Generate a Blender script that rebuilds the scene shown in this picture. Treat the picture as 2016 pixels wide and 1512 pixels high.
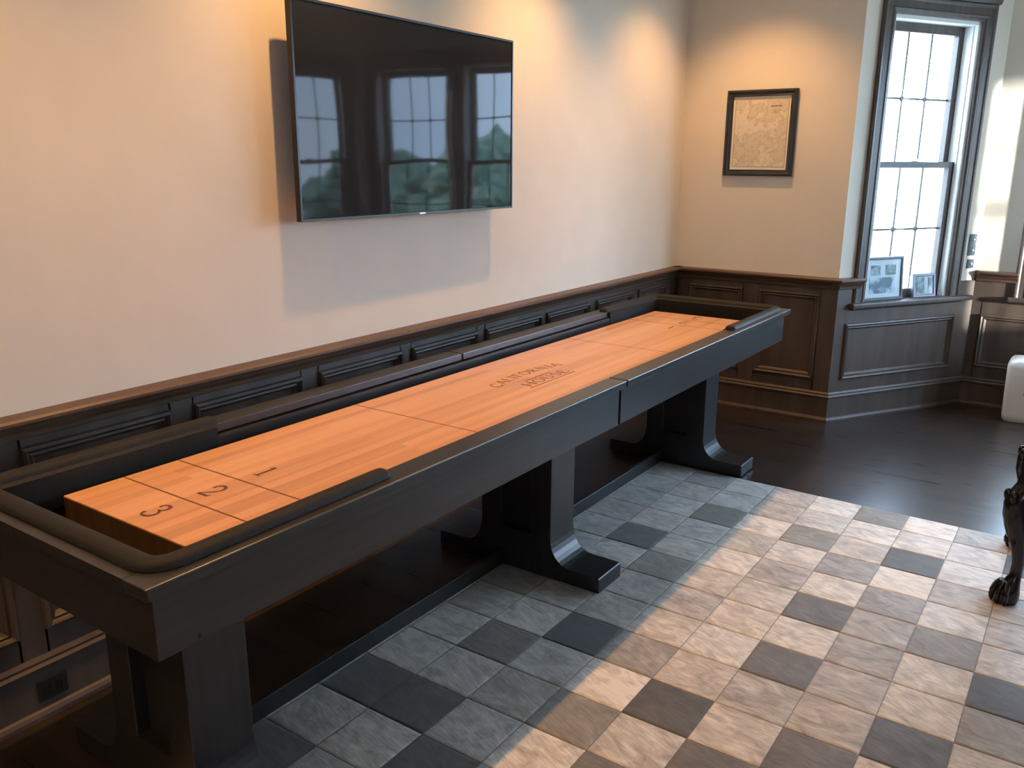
import bpy, bmesh, math, random
from mathutils import Matrix, Vector
random.seed(7)
sc = bpy.context.scene
col = sc.collection
for o in list(bpy.data.objects):
    bpy.data.objects.remove(o)

# ------------------------------------------------------------------ camera, light, exposure
cd = bpy.data.cameras.new('camera'); cam = bpy.data.objects.new('camera', cd); col.objects.link(cam)
RT = Vector((0.82253765, 0.568676, 0.0062783)); UP = Vector((-0.14859818, 0.20425141, 0.96757426)); FW = Vector((-0.54895391, 0.7967992, -0.25250869))
m = Matrix.Identity(4)
for i in range(3):
    m[i][0] = RT[i]; m[i][1] = UP[i]; m[i][2] = -FW[i]
m[0][3], m[1][3], m[2][3] = 2.253136, 0.176574, 1.500619
cam.matrix_world = m
cd.sensor_width = 36.0; cd.lens = 1673.364 / 2016 * 36.0; cd.clip_start = 0.05; cd.clip_end = 200
sc.camera = cam
vs = sc.view_settings
vs.view_transform = 'Standard'; vs.look = 'None'; vs.gamma = 1.0; vs.exposure = 0.0
vs.use_curve_mapping = False

SKY = 27.0
w = bpy.data.worlds.new('sky'); sc.world = w; w.use_nodes = True
wn = w.node_tree.nodes; wl = w.node_tree.links; wn.clear()
wo = wn.new('ShaderNodeOutputWorld'); wb = wn.new('ShaderNodeBackground'); wt = wn.new('ShaderNodeTexCoord')
wz = wn.new('ShaderNodeTexNoise'); wz.inputs['Scale'].default_value = 3.0; wz.inputs['Detail'].default_value = 5
wr = wn.new('ShaderNodeValToRGB'); wr.color_ramp.elements[0].position = .38; wr.color_ramp.elements[1].position = .66
wr.color_ramp.elements[0].color = (.44, .65, 1.0, 1); wr.color_ramp.elements[1].color = (.73, .85, 1.0, 1)
wl.new(wt.outputs['Generated'], wz.inputs['Vector']); wl.new(wz.outputs['Fac'], wr.inputs['Fac'])
wl.new(wr.outputs['Color'], wb.inputs['Color']); wb.inputs['Strength'].default_value = SKY
wl.new(wb.outputs['Background'], wo.inputs['Surface'])

SUN_DIR = Vector((-0.97, 0.229, -0.10))     # the way the sunlight travels
sd = bpy.data.lights.new('sun', 'SUN'); sd.energy = 30.0; sd.color = (1.0, .96, .90); sd.angle = math.radians(2.5)
so = bpy.data.objects.new('sun', sd); col.objects.link(so); so.location = (12, 4.2, 3)
so.rotation_euler = SUN_DIR.to_track_quat('-Z', 'Y').to_euler()

WARM = (1.0, .53, .18)
SPOTS = [(.50, -.65), (.50, .75), (.50, 2.15), (.50, 3.50), (.52, 4.74)]
SPOT_W = 72.0
CEIL = 2.75

# ------------------------------------------------------------------ helpers
def tag(o, label=None, cat=None, group=None, kind=None):
    if label: o['label'] = label
    if cat: o['category'] = cat
    if group: o['group'] = group
    if kind: o['kind'] = kind
    return o

def empty(name, loc):
    o = bpy.data.objects.new(name, None); col.objects.link(o); o.location = loc
    o.empty_display_size = .1
    return o

def root_loc(o):
    v = Vector((0, 0, 0))
    while o is not None:
        v += o.location; o = o.parent
    return v

def obj(name, bm, mat, parent=None, smooth=False, loc=None):
    """world-space bmesh -> one object; parented objects keep the parent's origin"""
    me = bpy.data.meshes.new(name)
    bmesh.ops.remove_doubles(bm, verts=bm.verts, dist=1e-6)
    bmesh.ops.recalc_face_normals(bm, faces=bm.faces)
    off = root_loc(parent) if parent else Vector((0, 0, 0))
    if parent is None and loc is not None: off = Vector(loc)
    bmesh.ops.translate(bm, vec=-off, verts=bm.verts)
    for f in bm.faces: f.smooth = smooth
    bm.to_mesh(me); bm.free()
    for mm in (mat if isinstance(mat, (list, tuple)) else [mat]): me.materials.append(mm)
    o = bpy.data.objects.new(name, me); col.objects.link(o)
    if parent: o.parent = parent
    elif loc is not None: o.location = loc
    if smooth:
        try: me.set_sharp_from_angle(angle=math.radians(40))
        except Exception: pass
    return o

def struct(name, bm, mat, smooth=False):
    o = obj(name, bm, mat, None, smooth); o['kind'] = 'structure'; return o

ID = Matrix.Identity(4)
def facet(ax, ay, ang):
    """u along the wall, v outward from the room, z up"""
    a = math.radians(ang)
    M = Matrix.Identity(4)
    M[0][0], M[1][0] = math.cos(a), math.sin(a)
    M[0][1], M[1][1] = -math.sin(a), math.cos(a)
    M[0][3], M[1][3] = ax, ay
    return M

def box(bm, x0, x1, y0, y1, z0, z1, M=ID, bevel=0, seg=2):
    t = bmesh.new()
    vs_ = [t.verts.new((x, y, z)) for x in (x0, x1) for y in (y0, y1) for z in (z0, z1)]
    for q in ((0, 1, 3, 2), (4, 6, 7, 5), (0, 4, 5, 1), (2, 3, 7, 6), (0, 2, 6, 4), (1, 5, 7, 3)):
        t.faces.new([vs_[i] for i in q])
    if bevel:
        bmesh.ops.bevel(t, geom=list(t.edges), offset=bevel, segments=seg, profile=.5, affect='EDGES')
    merge(bm, t, M)

def merge(bm, t, M=ID):
    bmesh.ops.transform(t, matrix=M, verts=t.verts)
    me = bpy.data.meshes.new('tmp'); t.to_mesh(me); t.free(); bm.from_mesh(me); bpy.data.meshes.remove(me)

def strip(bm, M, u0, u1, prof, k0=0., k1=0.):
    """prism along u; prof = [(w into the room, z)]; ends mitred by k * w"""
    a = [bm.verts.new(M @ Vector((u0 - p * k0, -p, z))) for p, z in prof]
    b = [bm.verts.new(M @ Vector((u1 + p * k1, -p, z))) for p, z in prof]
    n = len(prof)
    for i in range(n):
        bm.faces.new((a[i], a[(i + 1) % n], b[(i + 1) % n], b[i]))
    bm.faces.new(a); bm.faces.new(b[::-1])

def ring(bm, M, u0, u1, z0, z1, prof, closed=True):
    """mitred frame; prof = [(inset from outer edge, w into the room)]"""
    R_ = []
    for d, w_ in prof:
        R_.append([bm.verts.new(M @ Vector((x, -w_, z))) for x, z in ((u0 + d, z0 + d), (u1 - d, z0 + d), (u1 - d, z1 - d), (u0 + d, z1 - d))])
    n = len(R_)
    for i in range(n if closed else n - 1):
        A, B = R_[i], R_[(i + 1) % n]
        for k in range(4):
            bm.faces.new((A[k], A[(k + 1) % 4], B[(k + 1) % 4], B[k]))

def extrude(bm, pts, fn, d0, d1):
    """closed 2d outline pts placed by fn(p, q, depth)"""
    a = [bm.verts.new(fn(p, q, d0)) for p, q in pts]
    b = [bm.verts.new(fn(p, q, d1)) for p, q in pts]
    n = len(pts)
    for i in range(n): bm.faces.new((a[i], a[(i + 1) % n], b[(i + 1) % n], b[i]))
    bm.faces.new(a[::-1]); bm.faces.new(b)

def loft(bm, rings, cap=True):
    R_ = [[bm.verts.new(p) for p in r] for r in rings]
    n = len(R_[0])
    for A, B in zip(R_, R_[1:]):
        for k in range(n): bm.faces.new((A[k], A[(k + 1) % n], B[(k + 1) % n], B[k]))
    if cap:
        bm.faces.new(R_[0][::-1]); bm.faces.new(R_[-1])

def lathe(bm, prof, c, seg=32):
    loft(bm, [[(c[0] + r * math.cos(2 * math.pi * k / seg), c[1] + r * math.sin(2 * math.pi * k / seg), c[2] + z) for k in range(seg)] for r, z in prof])

# ------------------------------------------------------------------ materials
def mat(name, base=(.5, .5, .5), rough=.5, metal=0., spec=.5, coat=0.):
    m_ = bpy.data.materials.new(name); m_.use_nodes = True
    b = m_.node_tree.nodes['Principled BSDF']
    b.inputs['Base Color'].default_value = (*base, 1); b.inputs['Roughness'].default_value = rough
    b.inputs['Metallic'].default_value = metal; b.inputs['Specular IOR Level'].default_value = spec
    b.inputs['Coat Weight'].default_value = coat
    return m_

def nodes(m_): return m_.node_tree.nodes, m_.node_tree.links, m_.node_tree.nodes['Principled BSDF']

def noisy(name, c0, c1, scale=(4, 4, 4), detail=6, rough=.5, r2=None, bump=0., spec=.5, lo=.35, hi=.65, coat=0., nscale=1., dist=0.):
    m_ = mat(name, c0, rough, 0, spec, coat); N, L, b = nodes(m_)
    tc = N.new('ShaderNodeTexCoord'); mp = N.new('ShaderNodeMapping'); mp.inputs['Scale'].default_value = scale
    nz = N.new('ShaderNodeTexNoise'); nz.inputs['Scale'].default_value = nscale; nz.inputs['Detail'].default_value = detail
    nz.inputs['Distortion'].default_value = dist
    cr = N.new('ShaderNodeValToRGB'); cr.color_ramp.elements[0].position = lo; cr.color_ramp.elements[1].position = hi
    cr.color_ramp.elements[0].color = (*c0, 1); cr.color_ramp.elements[1].color = (*c1, 1)
    L.new(tc.outputs['Object'], mp.inputs['Vector']); L.new(mp.outputs[0], nz.inputs['Vector'])
    L.new(nz.outputs['Fac'], cr.inputs['Fac']); L.new(cr.outputs['Color'], b.inputs['Base Color'])
    if r2 is not None:
        mr = N.new('ShaderNodeMapRange'); mr.inputs['To Min'].default_value = rough; mr.inputs['To Max'].default_value = r2
        L.new(nz.outputs['Fac'], mr.inputs['Value']); L.new(mr.outputs[0], b.inputs['Roughness'])
    if bump:
        bp = N.new('ShaderNodeBump'); bp.inputs['Strength'].default_value = bump; bp.inputs['Distance'].default_value = .002
        L.new(nz.outputs['Fac'], bp.inputs['Height']); L.new(bp.outputs[0], b.inputs['Normal'])
    return m_

M_wall = noisy('wall_paint', (.76, .695, .60), (.79, .72, .625), (5, 5, 5), rough=.75, bump=.06, spec=.25)
M_ceil = noisy('ceiling_paint', (.78, .76, .72), (.8, .78, .74), (3, 3, 3), rough=.9, spec=.2)
M_wain = noisy('stained_wainscot', (.058, .038, .028), (.098, .065, .048), (14, 14, 2.2), rough=.42, r2=.58, bump=.08, spec=.6, detail=8)
M_rail = noisy('stained_rail', (.085, .045, .028), (.13, .072, .045), (3, 3, 40), rough=.38, r2=.5, bump=.05)
M_case = noisy('stained_casing', (.055, .04, .034), (.085, .062, .052), (30, 30, 2.5), rough=.34, r2=.45, bump=.05)
M_liner = mat('white_vinyl', (.82, .83, .83), .4)
M_black = noisy('charcoal_stained_wood', (.017, .0165, .016), (.030, .029, .028), (60, 3, 60), rough=.29, r2=.38, bump=.10, spec=.6, detail=8)
M_blackx = noisy('charcoal_stained_wood_leg', (.013, .013, .013), (.022, .022, .022), (40, 40, 3), rough=.33, r2=.42, bump=.08, spec=.5, detail=8)
M_cush = noisy('black_vinyl', (.012, .012, .0115), (.018, .0175, .017), (300, 300, 300), rough=.6, bump=.25, spec=.25, detail=2)
M_carpet = noisy('gutter_carpet', (.010, .010, .010), (.020, .020, .020), (500, 500, 500), rough=.95, bump=.5, spec=.1, detail=2)
M_ink = mat('burnt_ink', (.13, .055, .022), .5)
M_dark = mat('dark_gap', (.006, .006, .006), .8)
M_steel = mat('brushed_metal', (.6, .6, .6), .3, 1.)

def board_material():
    m_ = mat('maple_strips', (.72, .36, .17), .33, 0, .45, .25); N, L, b = nodes(m_)
    b.inputs['Coat Roughness'].default_value = .22
    tc = N.new('ShaderNodeTexCoord')
    br = N.new('ShaderNodeTexBrick'); br.offset = .37; br.inputs['Scale'].default_value = 1.0
    br.inputs['Brick Width'].default_value = 1.35; br.inputs['Row Height'].default_value = .030
    br.inputs['Mortar Size'].default_value = .0003; br.inputs['Mortar Smooth'].default_value = 1.0
    br.inputs['Color1'].default_value = (0, 0, 0, 1); br.inputs['Color2'].default_value = (1, 1, 1, 1); br.inputs['Mortar'].default_value = (.3, .3, .3, 1)
    mp = N.new('ShaderNodeMapping'); mp.inputs['Rotation'].default_value = (0, 0, math.radians(90))
    L.new(tc.outputs['Object'], mp.inputs['Vector']); L.new(mp.outputs[0], br.inputs['Vector'])
    m2 = N.new('ShaderNodeMapping'); m2.inputs['Scale'].default_value = (30, 1.1, 30)
    L.new(tc.outputs['Object'], m2.inputs['Vector'])
    nz = N.new('ShaderNodeTexNoise'); nz.inputs['Scale'].default_value = 1.3; nz.inputs['Detail'].default_value = 7; nz.inputs['Distortion'].default_value = .4
    L.new(m2.outputs[0], nz.inputs['Vector'])
    mx = N.new('ShaderNodeMix'); mx.data_type = 'FLOAT'; mx.inputs['Factor'].default_value = .62
    L.new(br.outputs['Color'], mx.inputs[2]); L.new(nz.outputs['Fac'], mx.inputs[3])
    cr = N.new('ShaderNodeValToRGB'); e = cr.color_ramp.elements
    e[0].position = .18; e[0].color = (.52, .235, .095, 1); e[1].position = .80; e[1].color = (.80, .43, .20, 1)
    k = e.new(.45); k.color = (.69, .335, .145, 1)
    L.new(mx.outputs[0], cr.inputs['Fac']); L.new(cr.outputs['Color'], b.inputs['Base Color'])
    return m_
M_board = board_material()

def floor_material():
    m_ = mat('dark_oak_planks', (.03, .02, .015), .3, 0, .5); N, L, b = nodes(m_)
    tc = N.new('ShaderNodeTexCoord')
    br = N.new('ShaderNodeTexBrick'); br.offset = .43; br.inputs['Scale'].default_value = 1.0
    br.inputs['Brick Width'].default_value = 1.1; br.inputs['Row Height'].default_value = .083
    br.inputs['Mortar Size'].default_value = .0006; br.inputs['Mortar Smooth'].default_value = 1.
    br.inputs['Color1'].default_value = (0, 0, 0, 1); br.inputs['Color2'].default_value = (1, 1, 1, 1); br.inputs['Mortar'].default_value = (0, 0, 0, 1)
    L.new(tc.outputs['Object'], br.inputs['Vector'])
    mp = N.new('ShaderNodeMapping'); mp.inputs['Scale'].default_value = (1.6, 26, 10)
    L.new(tc.outputs['Object'], mp.inputs['Vector'])
    nz = N.new('ShaderNodeTexNoise'); nz.inputs['Scale'].default_value = 1.4; nz.inputs['Detail'].default_value = 8
    L.new(mp.outputs[0], nz.inputs['Vector'])
    mx = N.new('ShaderNodeMix'); mx.data_type = 'FLOAT'; mx.inputs['Factor'].default_value = .55
    L.new(br.outputs['Color'], mx.inputs[2]); L.new(nz.outputs['Fac'], mx.inputs[3])
    cr = N.new('ShaderNodeValToRGB'); e = cr.color_ramp.elements
    e[0].position = .15; e[0].color = (.014, .0095, .0075, 1); e[1].position = .85; e[1].color = (.042, .028, .021, 1)
    L.new(mx.outputs[0], cr.inputs['Fac'])
    mm = N.new('ShaderNodeMix'); mm.data_type = 'RGBA'; mm.inputs[7].default_value = (.017, .012, .010, 1)
    L.new(br.outputs['Fac'], mm.inputs['Factor']); L.new(cr.outputs['Color'], mm.inputs[6]); L.new(mm.outputs[2], b.inputs['Base Color'])
    mr = N.new('ShaderNodeMapRange'); mr.inputs['To Min'].default_value = .22; mr.inputs['To Max'].default_value = .38
    L.new(nz.outputs['Fac'], mr.inputs['Value']); L.new(mr.outputs[0], b.inputs['Roughness'])
    bp = N.new('ShaderNodeBump'); bp.inputs['Strength'].default_value = .18; bp.inputs['Distance'].default_value = .002
    L.new(mx.outputs[0], bp.inputs['Height']); L.new(bp.outputs[0], b.inputs['Normal'])
    return m_
M_floor = floor_material()

def glass_material():
    m_ = bpy.data.materials.new('window_glass'); m_.use_nodes = True; N, L = m_.node_tree.nodes, m_.node_tree.links; N.clear()
    o = N.new('ShaderNodeOutputMaterial'); t = N.new('ShaderNodeBsdfTransparent'); g = N.new('ShaderNodeBsdfGlossy'); g.inputs['Roughness'].default_value = .02
    t.inputs['Color'].default_value = (.93, .96, .96, 1)
    f = N.new('ShaderNodeFresnel'); f.inputs['IOR'].default_value = 1.45; x = N.new('ShaderNodeMixShader')
    gm = N.new('ShaderNodeNewGeometry'); iv = N.new('ShaderNodeMath'); iv.operation = 'SUBTRACT'; iv.inputs[0].default_value = 1.0; L.new(gm.outputs['Backfacing'], iv.inputs[1])
    mu = N.new('ShaderNodeMath'); mu.operation = 'MULTIPLY'; L.new(f.outputs[0], mu.inputs[0]); L.new(iv.outputs[0], mu.inputs[1])
    L.new(mu.outputs[0], x.inputs[0]); L.new(t.outputs[0], x.inputs[1]); L.new(g.outputs[0], x.inputs[2]); L.new(x.outputs[0], o.inputs['Surface'])
    return m_
M_glass = glass_material()

def rug_material():
    m_ = mat('cowhide_patches', (.5, .48, .45), .62, 0, .3); N, L, b = nodes(m_)
    b.inputs['Sheen Weight'].default_value = .25
    at = N.new('ShaderNodeAttribute'); at.attribute_name = 'tone'
    sp = N.new('ShaderNodeSeparateColor'); L.new(at.outputs['Color'], sp.inputs[0])
    tc = N.new('ShaderNodeTexCoord')
    off = N.new('ShaderNodeVectorMath'); off.operation = 'SCALE'; off.inputs['Scale'].default_value = 37.
    L.new(at.outputs['Color'], off.inputs[0])
    add = N.new('ShaderNodeVectorMath'); L.new(tc.outputs['Object'], add.inputs[0]); L.new(off.outputs[0], add.inputs[1])
    rot = N.new('ShaderNodeVectorRotate'); rot.rotation_type = 'Z_AXIS'
    ang = N.new('ShaderNodeMath'); ang.operation = 'MULTIPLY'; ang.inputs[1].default_value = .5
    L.new(sp.outputs[2], ang.inputs[0]); L.new(ang.outputs[0], rot.inputs['Angle']); L.new(add.outputs[0], rot.inputs['Vector'])
    mp = N.new('ShaderNodeMapping'); mp.inputs['Scale'].default_value = (22, 150, 20); L.new(rot.outputs[0], mp.inputs['Vector'])
    nz = N.new('ShaderNodeTexNoise'); nz.inputs['Scale'].default_value = 1.; nz.inputs['Detail'].default_value = 7; L.new(mp.outputs[0], nz.inputs['Vector'])
    mq = N.new('ShaderNodeMapping'); mq.inputs['Scale'].default_value = (7, 13, 7); L.new(rot.outputs[0], mq.inputs['Vector'])
    nb = N.new('ShaderNodeTexNoise'); nb.inputs['Scale'].default_value = 1.3; nb.inputs['Detail'].default_value = 7; nb.inputs['Roughness'].default_value = .62; nb.inputs['Distortion'].default_value = 1.2; L.new(mq.outputs[0], nb.inputs['Vector'])
    # fine streaks + broad blotches modulate each patch's own tone
    a1 = N.new('ShaderNodeMapRange'); a1.inputs['From Min'].default_value = .3; a1.inputs['From Max'].default_value = .7; a1.inputs['To Min'].default_value = .86; a1.inputs['To Max'].default_value = 1.12
    a2 = N.new('ShaderNodeMapRange'); a2.inputs['From Min'].default_value = .3; a2.inputs['From Max'].default_value = .7; a2.inputs['To Min'].default_value = .72; a2.inputs['To Max'].default_value = 1.22
    L.new(nz.outputs['Fac'], a1.inputs['Value']); L.new(nb.outputs['Fac'], a2.inputs['Value'])
    mu = N.new('ShaderNodeMath'); mu.operation = 'MULTIPLY'; L.new(a1.outputs[0], mu.inputs[0]); L.new(a2.outputs[0], mu.inputs[1])
    m3 = N.new('ShaderNodeMath'); m3.operation = 'MULTIPLY'; L.new(mu.outputs[0], m3.inputs[0]); L.new(sp.outputs[0], m3.inputs[1])
    cr = N.new('ShaderNodeValToRGB'); e = cr.color_ramp.elements
    e[0].position = 0.; e[0].color = (.02, .021, .02, 1); e[1].position = 1.; e[1].color = (.85, .785, .70, 1)
    for p_, c_ in ((.12, (.062, .057, .050, 1)), (.3, (.175, .154, .132, 1)), (.5, (.31, .278, .245, 1)), (.75, (.57, .515, .455, 1))):
        k = e.new(p_); k.color = c_
    L.new(m3.outputs[0], cr.inputs['Fac'])
    hr = N.new('ShaderNodeValToRGB'); hr.color_ramp.elements[0].color = (1.0, .955, .89, 1); hr.color_ramp.elements[1].color = (.965, .98, .995, 1)
    L.new(sp.outputs[1], hr.inputs['Fac'])
    hm = N.new('ShaderNodeMix'); hm.data_type = 'RGBA'; hm.blend_type = 'MULTIPLY'; hm.inputs['Factor'].default_value = 1
    L.new(cr.outputs['Color'], hm.inputs[6]); L.new(hr.outputs['Color'], hm.inputs[7]); L.new(hm.outputs[2], b.inputs['Base Color'])
    bp = N.new('ShaderNodeBump'); bp.inputs['Strength'].default_value = .35; bp.inputs['Distance'].default_value = .002
    L.new(nz.outputs['Fac'], bp.inputs['Height']); L.new(bp.outputs[0], b.inputs['Normal'])
    return m_
M_rug = rug_material()

# ------------------------------------------------------------------ room shell
A1 = (1.03 - .012, 5.30)            # convex corner between the back wall and the bay
ANG = 58.13
LF = 1.12
B1 = (A1[0] + LF * math.cos(math.radians(ANG)), A1[1] + LF * math.sin(math.radians(ANG)))
LC = 2.13
B2 = (B1[0] + LC, B1[1])
A2 = (B2[0] + LF * math.cos(math.radians(ANG)), B2[1] - LF * math.sin(math.radians(ANG)))
XR, YF, YB = 4.75, -2.6, 5.30
FL = facet(0, YF, 90)               # left wall: u = y - YF
FB = facet(0, YB, 0)                # back wall left part
F1 = facet(A1[0], A1[1], ANG)
FC = facet(B1[0], B1[1], 0)
F3 = facet(B2[0], B2[1], -ANG)
FBR = facet(A2[0], YB, 0)
FR = facet(XR, YB, -90)
FF = facet(XR, YF, 180)
T = .16
KC = math.tan(math.radians(ANG / 2))   # convex mitre
Z0, Z1 = .712, 2.30                 # window opening heights
OPC = [(1.93 - B1[0], 2.665 - B1[0]), (2.815 - B1[0], 3.64 - B1[0])]
OP1 = [(.205, .88)]; OP3 = [(.24, .915)]

def wall(name, M, L_, ops=(), e0=0., e1=0.):
    bm = bmesh.new(); u = -e0
    for a, b in ops:
        box(bm, u, a, 0, T, 0, CEIL, M); box(bm, a, b, 0, T, 0, Z0 - .03, M); box(bm, a, b, 0, T, Z1, CEIL, M); u = b
    box(bm, u, L_ + e1, 0, T, 0, CEIL, M)
    return struct(name, bm, M_wall)
wall('wall_left', FL, YB - YF)
wall('wall_back', FB, A1[0], e0=T, e1=0)
wall('wall_bay_left', F1, LF, OP1, e0=0)
wall('wall_bay_center', FC, LC, OPC, e0=.09, e1=.09)
wall('wall_bay_right', F3, LF, OP3)
wall('wall_back_right', FBR, XR - A2[0], e1=T)
wall('wall_right', FR, YB - YF)
OPF_FILL = [(.40, .95)]  # unseen opening, added to bring daylight onto the back wall
wall('wall_front', FF, XR, OPF_FILL, e0=T, e1=T)
outline = [(-T, YF - T), (XR + T, YF - T), (XR + T, YB + .02), (A2[0], YB + .02), (B2[0], B2[1] + .02), (B1[0], B1[1] + .02), (A1[0], YB + .02), (-T, YB + .02)]
bm = bmesh.new(); extrude(bm, outline, lambda p, q, d: Vector((p, q, d)), -.12, 0.); struct('floor', bm, M_floor)
out2 = [(-T, YF - T), (XR + T, YF - T), (XR + T, YB + .2), (A2[0] + .1, YB + .2), (B2[0] + .1, B2[1] + .2), (B1[0] - .1, B1[1] + .2), (A1[0] - .1, YB + .2), (-T, YB + .2)]
bm = bmesh.new(); extrude(bm, out2, lambda p, q, d: Vector((p, q, d)), CEIL, CEIL + .12); struct('ceiling', bm, M_ceil)

# ---- wainscot: stiles and rails, raised panel mouldings, chair rail, base
RAIL = [(0, .862), (.060, .862), (.066, .856), (.066, .848), (.060, .842), (.046, .838), (.040, .826), (.030, .815), (.026, .800), (.016, .796), (0, .796)]
BASE = [(0, 0), (.036, 0), (.036, .012), (.030, .022), (.022, .026), (.022, .142), (.030, .146), (.032, .154), (.024, .162), (.026, .170), (.018, .180), (0, .180)]
MOULD = [(0, .010), (.004, .024), (.012, .029), (.018, .024), (.022, .017), (.028, .020), (.033, .012), (.040, .004)]
def wainscot(num, side, M, L_, panels, zt=.775, zb=.248, k=(0, 0), rails=None, top=.80, gap=None):
    """panels: [(u0,u1)] outer edges of each panel moulding"""
    kl, kr = k
    bm = bmesh.new()
    strip(bm, M, 0, L_, [(0, 0), (.004, 0), (.004, top), (0, top)], kl, kr)
    u = 0.
    for i, (a, b) in enumerate(panels):
        strip(bm, M, u, a + .006, [(.004, .1), (.013, .1), (.013, top), (.004, top)], kl if i == 0 else 0, 0)
        strip(bm, M, a, b, [(.004, .1), (.013, .1), (.013, zb + .006), (.004, zb + .006)])
        strip(bm, M, a, b, [(.004, zt - .006), (.013, zt - .006), (.013, top), (.004, top)])
        u = b - .006
    strip(bm, M, u, L_, [(.004, .1), (.013, .1), (.013, top), (.004, top)], 0 if panels else kl, kr)
    if gap:      # beside a window the boarding runs on up to the chair rail
        for a, b, ka, kb in ((0, gap[0], kl, 0), (gap[1], L_, 0, kr)):
            strip(bm, M, a, b, [(0, top - .001), (.013, top - .001), (.013, .80), (0, .80)], ka, kb)
    tr = struct('trim_%d' % num, bm, M_wain)
    for a, b in panels:
        bm = bmesh.new(); ring(bm, M, a, b, zb, zt, MOULD, closed=False)
        obj('panel_moulding', bm, M_wain, tr)
    for a, b, ka, kb in (rails if rails is not None else [(0, L_, kl, kr)]):
        bm = bmesh.new(); strip(bm, M, a, b, RAIL, ka, kb); obj('chair_rail', bm, M_rail, tr)
    bm = bmesh.new(); strip(bm, M, 0, L_, BASE, kl, kr); struct('baseboard_' + side, bm, M_wain)
    return tr
yu = lambda y: y - YF
pl = [(.66, 1.105), (1.171, 1.615), (1.691, 2.130), (2.206, 2.648), (2.706, 3.152), (3.208, 3.675), (3.722, 4.158), (4.229, 4.669), (4.735, 5.18)]
pl = [(yu(a), yu(b)) for a, b in [(-2.42 + .51 * i, -2.42 + .51 * i + .445) for i in range(6)] + pl]
wainscot(1, 'left', FL, YB - YF, pl, k=(0, 0))
wainscot(2, 'back', FB, A1[0], [(.105, .463), (.558, .930)], zt=.766, k=(0, KC))
wainscot(3, 'bay_left', F1, LF, [(.068, .968)], zt=.592, zb=.250, k=(KC, -KC), rails=[(0, .150, KC, 0)], top=.684, gap=(.112, .972))
cr1 = (OPC[0][0] - .10, OPC[1][1] + .10)
wainscot(4, 'bay_center', FC, LC, [(.06, LC / 2 - .04), (LC / 2 + .04, LC - .06)], zt=.592, zb=.250, k=(-KC, -KC), rails=[(0, cr1[0] + .02, -KC, 0), (cr1[1] - .02, LC, 0, -KC)], top=.684, gap=(OPC[0][0] - .09, OPC[1][1] + .09))
wainscot(5, 'bay_right', F3, LF, [(.12, 1.02)], zt=.592, zb=.250, k=(-KC, KC), rails=[(1.0, LF, 0, KC)], top=.684, gap=(OP3[0][0] - .09, OP3[0][1] + .09))
wainscot(6, 'back_right', FBR, XR - A2[0], [(.1, .33)], k=(KC, 0))
wainscot(7, 'right', FR, YB - YF, [(.1 + i * .97, .98 + i * .97) for i in range(8)])
wainscot(8, 'front', FF, XR, [(.1 + i * .93, .93 + i * .93) for i in range(5)])

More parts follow.
